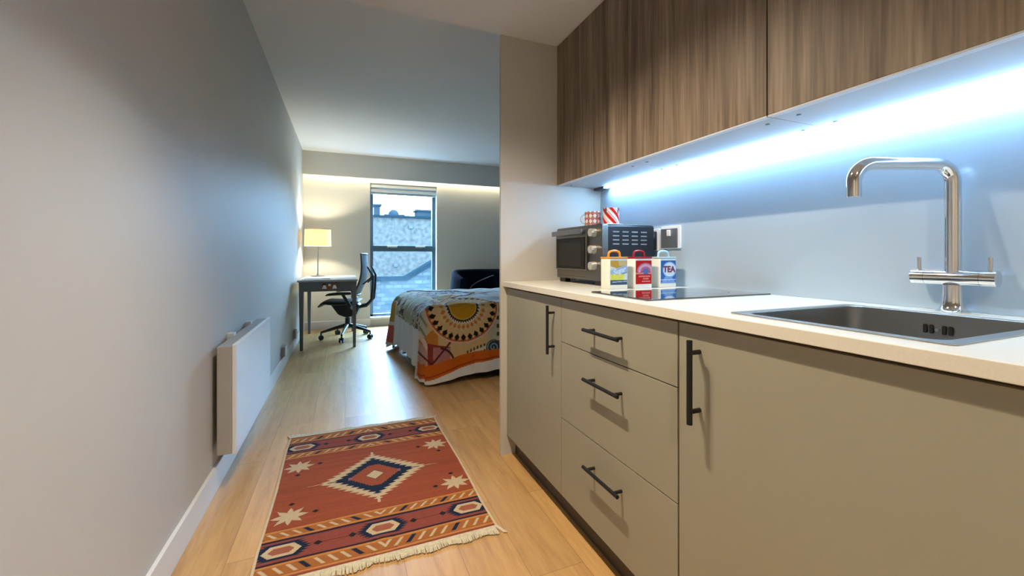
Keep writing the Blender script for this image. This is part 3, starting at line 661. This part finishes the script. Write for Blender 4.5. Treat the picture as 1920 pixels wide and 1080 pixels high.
def duvet():
    t = thing('duvet', 'duvet printed with an orange sunburst medallion, draped over the bed', 'duvet', (1.5, 4.15, 0))
    x0, x1, y0, y1, r = .49, 2.46, 3.33, 4.95, .16
    # closed plan path, dense on front-left
    segs = []
    def line(a, b, n): segs.extend([(a[0]+(b[0]-a[0])*i/n, a[1]+(b[1]-a[1])*i/n) for i in range(n)])
    def ar(cx, cy, a0, a1, n): segs.extend([(cx+r*math.cos(math.radians(a0+(a1-a0)*i/n)), cy+r*math.sin(math.radians(a0+(a1-a0)*i/n))) for i in range(n)])
    line((x0, y1-r), (x0, y0+r), 200); ar(x0+r, y0+r, 180, 270, 70); line((x0+r, y0), (1.45, y0), 330); line((1.45, y0), (x1-r, y0), 60)
    ar(x1-r, y0+r, 270, 360, 12); line((x1, y0+r), (x1, y1-r), 30); ar(x1-r, y1-r, 0, 90, 12); line((x1-r, y1), (x0+r, y1), 60); ar(x0+r, y1-r, 90, 180, 40)
    A = np.array(segs); n = len(A)
    T = np.roll(A, -1, 0)-np.roll(A, 1, 0); ds = np.linalg.norm(np.roll(A, -1, 0)-A, axis=1); s = np.concatenate([[0], np.cumsum(ds)[:-1]])
    T /= np.linalg.norm(T, axis=1)[:, None]; N = np.stack([T[:, 1], -T[:, 0]], 1); N = -N if (N[0, 0] > 0) else N
    ztop = .645
    px, py = A[:, 0].copy(), A[:, 1]
    front = py < y0+r; left = px < x0+r
    px = px+.105*np.clip((y1-py)/(y1-y0), 0, 1)*np.clip(1-(px-x0)/.75, 0, 1)
    # hem height above the floor
    hem = np.full(n, .13)
    corner_near = np.exp(-(((px-x0)/.16)**2+((py-y0)/.16)**2))
    corner_far = np.exp(-(((px-x0)/.2)**2+((py-y1)/.2)**2))
    fr = np.interp(px, [.5, .60, .75, .95, 1.2, 1.6, 2.5], [.02, .010, .035, .062, .082, .09, .1])
    hem = np.where(front & (px > x0+.02), fr, hem)
    le = np.interp(py, [3.33, 3.45, 3.60, 3.8, 4.4, 4.75, 4.95], [.02, .05, .12, .13, .11, .06, .03])+.012*np.sin(py*38)+.006*np.sin(py*71)
    hem = np.where(left & (py > y0+.05), np.where(py > y0+r, le, np.minimum(le, fr+.02)), hem)
    nw = 150; k = np.linspace(0, 1, nw)
    rows = []; Wl = []
    re = np.where(left & ~front, .17, .06); re = np.convolve(np.concatenate([re[-30:], re, re[:30]]), np.ones(61)/61, 'valid')
    drop = ztop-hem
    for kk in k:
        L = drop*kk+.0*kk                              # downwards distance
        a = np.clip(L/re, 0, 1)*np.pi/2
        dz = np.where(L < re, re*(1-np.cos(a)), L)
        out = re*np.sin(a)-re
        fl = (L/.6)
        ripple_side = (.020*np.sin(s*34+.6)+.012*np.sin(s*61))*fl*(left & ~front)
        ripple_front = (.010*np.sin(px*17+1.0)+.006*np.sin(px*41))*fl*front
        flare = fl**1.3*(.02+.075*corner_near+.07*corner_far)
        o = out+ripple_side+ripple_front+flare
        X = px+N[:, 0]*o; Y = py+N[:, 1]*o
        Y = Y-.035*corner_near*fl
        rows.append(np.stack([X, Y, np.maximum(ztop-dz, .006)], 1)); Wl.append(L)
    rows = rows[::-1]; Wl = Wl[::-1]
    # top: towards a spine, slightly puffed
    sx = np.clip(px, 1.25, 1.9); sy = np.clip(py, 4.1, 4.2)
    start = rows[-1].copy(); nt_ = 60
    for j in range(1, nt_+1):
        q = (j/nt_); q = q**1.15
        X = start[:, 0]*(1-q)+sx*q; Y = start[:, 1]*(1-q)+sy*q
        d = np.hypot(X-start[:, 0], Y-start[:, 1])
        Z = ztop+.022*np.sin(np.clip(d/.35, 0, 1)*np.pi/2)+.004*np.sin(X*23+Y*9)+.004*np.sin(Y*19)
        rows.append(np.stack([X, Y, Z], 1)); Wl.append(-d)
    Pd = np.array(rows); Wd_ = np.array(Wl)
    # ---------------- printed pattern
    PX = np.broadcast_to(px, Wd_.shape); X = Pd[..., 0]; Y = Pd[..., 1]; Z = Pd[..., 2]
    FRm = np.broadcast_to(front, Wd_.shape); LEm = np.broadcast_to(left & ~front, Wd_.shape); H = np.broadcast_to(hem, Wd_.shape)
    C = np.zeros(Pd.shape); C[:] = (.52, .50, .47)
    top = Wd_ < 0
    fx = X; fz = np.where(top, Y-Pd[149, :, 1][None, :], -Wd_)       # distance below the edge is negative
    # on the front drape and the front strip of the top
    fa = (FRm) | (top & (Y < 4.0) & (X > .62))
    def put(mk, c): C[mk] = c
    put(fa & ~top, (.56, .38, .17))
    # muted geometric print on the top and side
    cell = np.floor(X*14)+np.floor(Y*13)*7; rnd = np.abs(np.sin(cell*12.9898)*43758.5453) % 1
    put(top & (rnd < .25), (.40, .40, .40)); put(top & (rnd > .9), (.30, .29, .32)); put(top & (rnd > .55) & (rnd < .66), (.50, .45, .33))
    u_ = np.where(LEm, Y, X+Y); cl = np.floor(u_*42+1.3*np.sin(Wd_*31))+57*np.floor(Wd_*44+1.1*np.sin(u_*19)); sp = ((np.abs(np.sin(cl*12.9898)*43758.5453) % 1)*2-1)*np.where(np.sin(u_*9) > -.4, 1, .3)
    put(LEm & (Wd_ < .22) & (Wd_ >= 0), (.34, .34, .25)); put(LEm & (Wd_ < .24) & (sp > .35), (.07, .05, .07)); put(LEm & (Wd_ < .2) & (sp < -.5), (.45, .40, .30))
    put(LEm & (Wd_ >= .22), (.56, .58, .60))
    far = LEm & (Y > 4.55); put(far & (Wd_ > .08), (.50, .48, .42)); put(far & (Wd_ > .12) & (Wd_ < .32) & (Y > 4.62), (.40, .22, .05)); put(far & (Wd_ > .36) & (Wd_ < .55), (.42, .10, .09)); put(far & (Wd_ > .08) & (Wd_ < .115), (.10, .08, .03))
    # left fringe of the front face: mustard and pale leaves
    zz = fz
    lf = FRm & ~top & (X < .62)
    put(lf & (zz > -.35), (.45, .43, .33)); put(lf & (np.sin(X*120+zz*60) > .5) & (zz > -.3), (.22, .22, .14))
    put(FRm & ~top & (X > .57) & (X < .70) & (zz < -.26+(X-.6)*1.2) & (zz > -.50), (.45, .17, .03))
    put(FRm & ~top & (X < .76) & (zz < -.33-(X-.60)*.8) , (.42, .24, .20))
    put(FRm & ~top & (np.abs(zz+.30+(X-.6)*2.2) < .035) & (X < .76), (.62, .45, .36))
    put(FRm & ~top & (X > .62) & (X < .80) & (zz < -.30-(X-.62)*.2) & (zz > -.60+(X-.62)*.3), (.22, .035, .03))
    put(FRm & ~top & (X > .66) & (X < .80) & (zz < -.33-(X-.66)*.1) & (zz > -.57), (.38, .15, .14))
    put(FRm & ~top & (np.abs(zz+.52-(X-.6)*1.1) < .012) & (X < .82), (.10, .02, .02)); put(FRm & ~top & (np.abs(zz+.44+(X-.62)*.9) < .010) & (X < .74), (.10, .02, .02))
    put(FRm & ~top & (np.abs(np.hypot(X-.70, zz+.47)-.13) < .009) & (X > .72), (.06, .02, .02))
    # text-like geometric print right of the medallion foot
    gx = FRm & ~top & (X > .93) & (zz < -.33) ; put(gx & (np.abs(zz+.40-(X-1.0)*.35) < .038) & ((X*34 % 1) < .5), (.05, .05, .04)); put(gx & (np.abs(zz+.40-(X-1.0)*.35) < .012), (.6, .52, .40))
    put(FRm & ~top & (X > 1.13) & (zz < -.05), (.45, .40, .27)); put(FRm & ~top & (X > 1.19) & (np.sin(X*130) > .2) & (np.sin(zz*90) > 0), (.05, .05, .045))
    # spiral disc
    d = np.hypot(X-1.175, zz+.37); a = np.arctan2(zz+.37, X-1.175); put(FRm & (d < .066), (.035, .045, .055)); put(FRm & (d < .058) & (np.sin(d*210+a) > .45), (.25, .30, .32))
    # sunburst
    cx_, cz_ = .915, -.0
    R_ = np.hypot(X-cx_, fz-cz_); th2 = np.arctan2(fz-cz_, X-cx_)
    put(fa & (R_ < .318), (.62, .42, .30)); put(fa & (R_ < .305), (.36, .10, .03))
    def petals(n_, rc, hw, ph=0):
        w = np.abs(((th2/(2*np.pi)*n_+ph) % 1)-.5)*2*np.pi*rc/n_*1.0
        return np.abs(R_-rc)/hw+w/(np.pi*rc/n_*.82)
    put(fa & (R_ < .262), (.60, .40, .18)); w26 = np.abs(((th2/(2*np.pi)*30+.0) % 1)-.5)
    put(fa & (R_ < .262+.035*(2*w26)) & (R_ > .2), (.60, .40, .18))
    put(fa & (petals(30, .268, .030) < 1), (.012, .010, .010))
    put(fa & (R_ < .215) & (R_ > .145), (.60, .43, .22))
    put(fa & (petals(30, .182, .022) < 1), (.48, .17, .03))
    put(fa & (R_ < .157), (.62, .52, .38)); w27 = np.abs(((th2/(2*np.pi)*44) % 1)-.5)*2
    put(fa & (R_ < .132+.018*w27), (.025, .018, .015))
    put(fa & (R_ < .118), (.46, .235, .012)); put(fa & (R_ < .123) & (R_ > .112), (.55, .36, .06))
    # bands along the hem
    hh = Z-H
    wv = np.interp(px, [.5, .60, .8, 1.0, 1.2, 2.4], [.018, .022, .060, .085, .092, .1])[None, :]
    bw = np.interp(px, [.5, .65, .9, 1.2, 2.4], [.115, .12, .105, .085, .085])[None, :]
    put(FRm & ~top & (hh < wv+bw), (.50, .105, .008)); put(FRm & ~top & (np.abs(hh-wv-bw*.22) < .006), (.30, .045, .006))
    put(FRm & ~top & (hh < wv), (.66, .63, .56))
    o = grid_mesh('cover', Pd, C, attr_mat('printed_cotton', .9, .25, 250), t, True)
    # padded inner thickness at the hem
    md = o.modifiers.new('thickness', 'SOLIDIFY'); md.thickness = .006; md.offset = -1
    place(t)
duvet()

# ------------------------------------------------------------------ ARMCHAIR
def armchair():
    t = thing('tub_armchair', 'dark navy tub armchair behind the bed, in front of the back wall', 'armchair', (1.95, 5.75, 0))
    cx, cy = 1.93, 5.72; na = 60; nz = 16
    A = np.linspace(math.radians(-28), math.radians(208), na)
    def shell(rx, ry, zb, zt, rev=False):
        P3 = np.zeros((nz, na, 3))
        for i in range(nz):
            k = i/(nz-1)
            top = zt-.16*np.clip(-np.sin(A)*.8+.25, 0, 1)-.02
            bul = 1+.06*math.sin(k*math.pi)+.03*k
            P3[i, :, 0] = cx+rx*bul*np.cos(A); P3[i, :, 1] = cy+ry*bul*np.sin(A); P3[i, :, 2] = zb+(top-zb)*k
        return P3
    o = shell(.50, .44, .20, .845); i_ = shell(.40, .34, .20, .845)
    capi = (o[-1]+i_[-1])/2; capi[:, 2] += .028
    Pall = np.concatenate([o, (o[-1:]*.7+i_[-1:]*.3)+np.array([0, 0, .02]), capi[None], (o[-1:]*.3+i_[-1:]*.7)+np.array([0, 0, .02]), i_[::-1]])
    mv = mat('navy_velvet', (.004, .005, .011), .9, var=.2, vscale=30, spec=.08)
    ob = grid_mesh('back_shell', Pall, None, mv, t)
    for s, idx in ((0, 0), (1, -1)):
        bm = NB(); vs = [bm.verts.new(tuple(p)) for p in Pall[:, idx]]; bm.faces.new(vs); fin('arm_front', bm, mv, t)
    bm = NB(); prism(bm, [(cx+.40*math.cos(a), cy+.36*math.sin(a)-.02) for a in [math.pi*2*i/28 for i in range(28)]], .22, .42); fin('seat', bm, mv, t, smooth=True, bev=.03)
    bm = NB(); tube(bm, [(cx-.17+.36*k, cy+.30-.05*k, .56+.20*k**.6) for k in [i/12 for i in range(13)]], .005, 8); fin('piping', bm, mat('grey_piping', (.30, .33, .38), .5), t, smooth=True)
    for a in (45, 135, 225, 315):
        bm = NB(); x, y = cx+.32*math.cos(math.radians(a)), cy+.28*math.sin(math.radians(a)); cyl(bm, (x, y, .001), (x, y, .24), .013, .022, seg=14); fin('leg', bm, M_black, t, smooth=True)
    place(t)
armchair()

# ------------------------------------------------------------------ DESK
DX0, DX1, DY0, DY1, DZ = -.475, .125, 5.09, 6.22, .785
M_desk = mat('grey_desk_paint', (.115, .13, .14), .45); M_dtop = mat('desk_top_grey', (.36, .37, .37), .3)
t = thing('desk', 'grey wooden desk with tapered legs standing against the left wall', 'desk', (-.17, 5.65, 0))
bx('desk_top', M_dtop, t, DX0-.015, DX1+.012, DY0-.012, DY1+.01, DZ-.022, DZ, bev=.004)
bm = NB(); z0, z1 = .655, DZ-.0225
box(bm, DX0+.05, DX1-.05, DY0+.006, DY0+.026, z0, z1); box(bm, DX0+.05, DX1-.05, DY1-.026, DY1-.006, z0, z1); box(bm, DX0+.006, DX0+.026, DY0+.05, DY1-.05, z0, z1); box(bm, DX1-.026, DX1-.006, DY0+.05, DY1-.05, z0+.03, z1)
fin('apron', bm, M_desk, t)
for x in (DX0, DX1-.05):
    for y in (DY0, DY1-.05):
        bm = NB(); v = box(bm, x, x+.05, y, y+.05, .0005, DZ-.0225)
        for q in v:
            if q.co.z < .1:
                q.co.x = x+.025+(q.co.x-x-.025)*.62; q.co.y = y+.025+(q.co.y-y-.025)*.62
        fin('leg', bm, M_desk, t, bev=.002)
place(t)
t = thing('desk_socket', 'small rust coloured socket strip with white plug shapes on the desk apron', 'socket', (-.17, 5.09, .7))
bx('plate', mat('rust_plate', (.22, .085, .04), .5), t, -.245, -.075, DY0-.004, DY0+.0055, .675, .745, bev=.002)
for x in (-.215, -.11):
    bm = NB(); prism(bm, [(x-.026, .685), (x+.026, .685), (x+.010, .725), (x-.010, .725)], DY0-.010, DY0-.0042, 'y'); fin('white_tab', bm, M_white, t)
bx('white_tab', M_white, t, -.175, -.150, DY0-.010, DY0-.0042, .715, .738, bev=.002)
bx('black_tab', M_black, t, -.235, -.20, DY0-.010, DY0-.0042, .728, .742)
place(t)
t = thing('book', 'white papers lying flat at the front left of the desk', 'papers', (-.3, 5.5, DZ))
bx('sheet', mat('paper', (.75, .76, .74), .6), t, -.43, -.16, 5.25, 5.6, DZ+.0003, DZ+.012, bev=.002); bx('sheet', mat('paper_b', (.6, .63, .63), .6), t, -.45, -.25, 5.14, 5.30, DZ+.0003, DZ+.006, bev=.001)
t.name = 'papers'; place(t)
# lamp
LX, LY = -.335, 6.03
t = thing('desk_lamp', 'lit table lamp with a cream drum shade on the far end of the desk', 'lamp', (LX, LY, DZ))
bm = NB(); lathe(bm, [(.001, 0), (.085, 0), (.085, .008), (.02, .014), (.012, .03), (.001, .03)], (LX, LY, DZ+.0003)); fin('base', bm, mat('lamp_metal', (.2, .19, .17), .3, metal=.9), t, smooth=True)
bm = NB(); cyl(bm, (LX, LY, DZ+.012), (LX, LY, 1.27), .007, seg=14); fin('stem', bm, mat('lamp_metal', (.2, .19, .17), .3), t, smooth=True)
m, nt, b = newmat('lamp_shade_linen'); nt.nodes.remove(b)
df = nt.nodes.new('ShaderNodeBsdfDiffuse'); tl = nt.nodes.new('ShaderNodeBsdfTranslucent'); df.inputs[0].default_value = (.60, .50, .32, 1); tl.inputs[0].default_value = (.27, .175, .07, 1); mx = nt.nodes.new('ShaderNodeMixShader'); mx.inputs[0].default_value = .26
nt.links.new(df.outputs[0], mx.inputs[1]); nt.links.new(tl.outputs[0], mx.inputs[2]); nt.links.new(mx.outputs[0], nt.nodes['Material Output'].inputs[0])
bm = NB(); cyl(bm, (LX, LY, 1.19), (LX, LY, 1.405), .163, .158, seg=48, caps=False); sh = fin('shade', bm, m, t, smooth='all')
for z, r in ((1.19, .163), (1.405, .158)):
    bm = NB(); tube(bm, [(LX+r*math.cos(a), LY+r*math.sin(a), z) for a in [2*math.pi*i/48 for i in range(48)]], .0025, 6, closed=True)
    fin('shade_ring', bm, mat('shade_trim', (.6, .55, .45), .6), sh, smooth=True)
bm = NB(); tube(bm, [(LX-.157, LY, 1.398), (LX, LY, 1.375), (LX+.157, LY, 1.398)], .0018, 6)
fin('shade_carrier', bm, mat('shade_trim', (.6, .55, .45), .6), sh, smooth=True)
bm = NB(); bmesh.ops.create_uvsphere(bm, u_segments=20, v_segments=12, radius=.03, matrix=Matrix.Translation((LX, LY, 1.30))); fin('bulb', bm, mat('bulb_glow', (1, .9, .7), .5, emit=(1, .93, .68), estr=800), t, smooth='all')
place(t)

# ------------------------------------------------------------------ OFFICE CHAIR (facing the desk, -X)
def office_chair():
    cx, cy = .03, 5.70
    t = thing('office_chair', 'black mesh office chair on a five-star base, tucked in at the desk', 'office chair', (cx, cy, 0))
    mb = mat('chair_black', (.008, .010, .013), .5); mg = mat('chair_grey', (.18, .21, .24), .4, metal=.4); mm = mat('chair_mesh', (.16, .20, .24), .8)
    for k in range(5):
        a = math.radians(-92+72*k); ex, ey = cx+.31*math.cos(a), cy+.31*math.sin(a)
        bm = NB(); tube(bm, [(cx+.02*math.cos(a), cy+.02*math.sin(a), .165), (cx+.16*math.cos(a), cy+.16*math.sin(a), .135), (ex, ey, .095)], [.026, .020, .014], 10)
        l = fin('base_arm', bm, mg if k == 0 else mb, t, smooth=True)
        bm = NB(); px_, py_ = -math.sin(a), math.cos(a)
        for s in (-1, 1): cyl(bm, (ex+px_*s*.008, ey+py_*s*.008, .0305), (ex+px_*s*.026, ey+py_*s*.026, .0305), .030, seg=20)
        cyl(bm, (ex, ey, .03), (ex, ey, .1), .010, seg=10); fin('caster', bm, mb, l, smooth=True)
    bm = NB(); cyl(bm, (cx, cy, .13), (cx, cy, .26), .030, seg=20); cyl(bm, (cx, cy, .25), (cx, cy, .36), .016, seg=16); fin('gas_lift', bm, mb, t, smooth=True)
    bm = NB(); prism(bm, [(cx-.20, .455), (cx-.10, .31), (cx+.0, .27), (cx+.12, .30), (cx+.17, .42), (cx+.12, .46)], cy-.09, cy+.09, 'y'); fin('mechanism', bm, mb, t, bev=.02)
    # seat pan, waterfall nose
    nu, nv = 24, 18; Pm = np.zeros((nv*2, nu, 3)); us = np.linspace(0, 1, nu); 
    for j in range(nv*2):
        a = 2*math.pi*j/(nv*2-1)
        yy = math.cos(a); w = .245*(1-.12*us); th_ = .032
        z = .485+.022*np.sin(us*math.pi)*-1+np.where(us < .18, -.05*((.18-us)/.18)**2, 0)
        Pm[j, :, 0] = cx-.30+.46*us; Pm[j, :, 1] = cy+w*np.sign(yy)*abs(yy)**.6; Pm[j, :, 2] = z+th_*math.sin(a)*np.sin(np.clip(us*1.0+.04, 0, 1)*math.pi)**.25
    grid_mesh('seat', Pm, None, mb, t)
    # back frame and mesh
    def bc(k):    # centre line of the back, k 0..1 from bottom to top
        zz = .56+.52*k; xx = cx+.15+.045*math.sin(k*math.pi*1.1)+.10*k
        return xx, zz
    nk, ny = 24, 16; Pb = np.zeros((nk, ny, 3))
    for i in range(nk):
        k = i/(nk-1); xx, zz = bc(k); hw = .20+.045*math.sin(k*math.pi)-.03*k
        for j in range(ny):
            q = j/(ny-1)*2-1; Pb[i, j] = (xx-.045*q*q, cy+hw*q, zz)
    o = grid_mesh('back_mesh', Pb, None, mm, t); md = o.modifiers.new('thickness', 'SOLIDIFY'); md.thickness = .008
    ring = [tuple(Pb[i, 0]) for i in range(nk)]+[tuple(Pb[-1, j]) for j in range(1, ny-1)]+[tuple(Pb[i, -1]) for i in range(nk-1, -1, -1)]+[tuple(Pb[0, j]) for j in range(ny-2, 0, -1)]
    bm = NB(); tube(bm, ring, .011, 8, closed=True); fin('back_frame', bm, mb, t, smooth=True)
    for s in (-1, 1):
        bm = NB(); tube(bm, [(cx+.12, cy+s*.06, .40), (cx+.24, cy+s*.07, .42), (cx+.31, cy+s*.09, .50), (cx+.325, cy+s*.11, .66), (cx+.33, cy+s*.13, .80), (cx+.27, cy+s*.19, .92)], [.022, .022, .018, .015, .014, .010], 10); fin('back_support', bm, mb, t, smooth=True)
        bm = NB(); tube(bm, [(cx+.33, cy+s*.13, .80), (cx+.22, cy+s*.2, .70)], [.012, .009], 8); fin('back_brace', bm, mb, t, smooth=True)
        # arm
        bm = NB(); tube(bm, [(cx+.09, cy+s*.20, .40), (cx+.08, cy+s*.28, .44), (cx+.02, cy+s*.30, .55), (cx-.0, cy+s*.30, .585)], [.020, .022, .018, .018], 10); fin('arm_post', bm, mb, t, smooth=True)
        bm = NB(); prism(bm, [(cx-.20, .572), (cx-.17, .600), (cx-.05, .614), (cx+.10, .610), (cx+.10, .582), (cx-.05, .580)], cy+s*.30-.04, cy+s*.30+.04, 'y'); fin('arm_pad', bm, mb, t, bev=.01)
    place(t); t.rotation_euler = (0, 0, -.19)
office_chair()
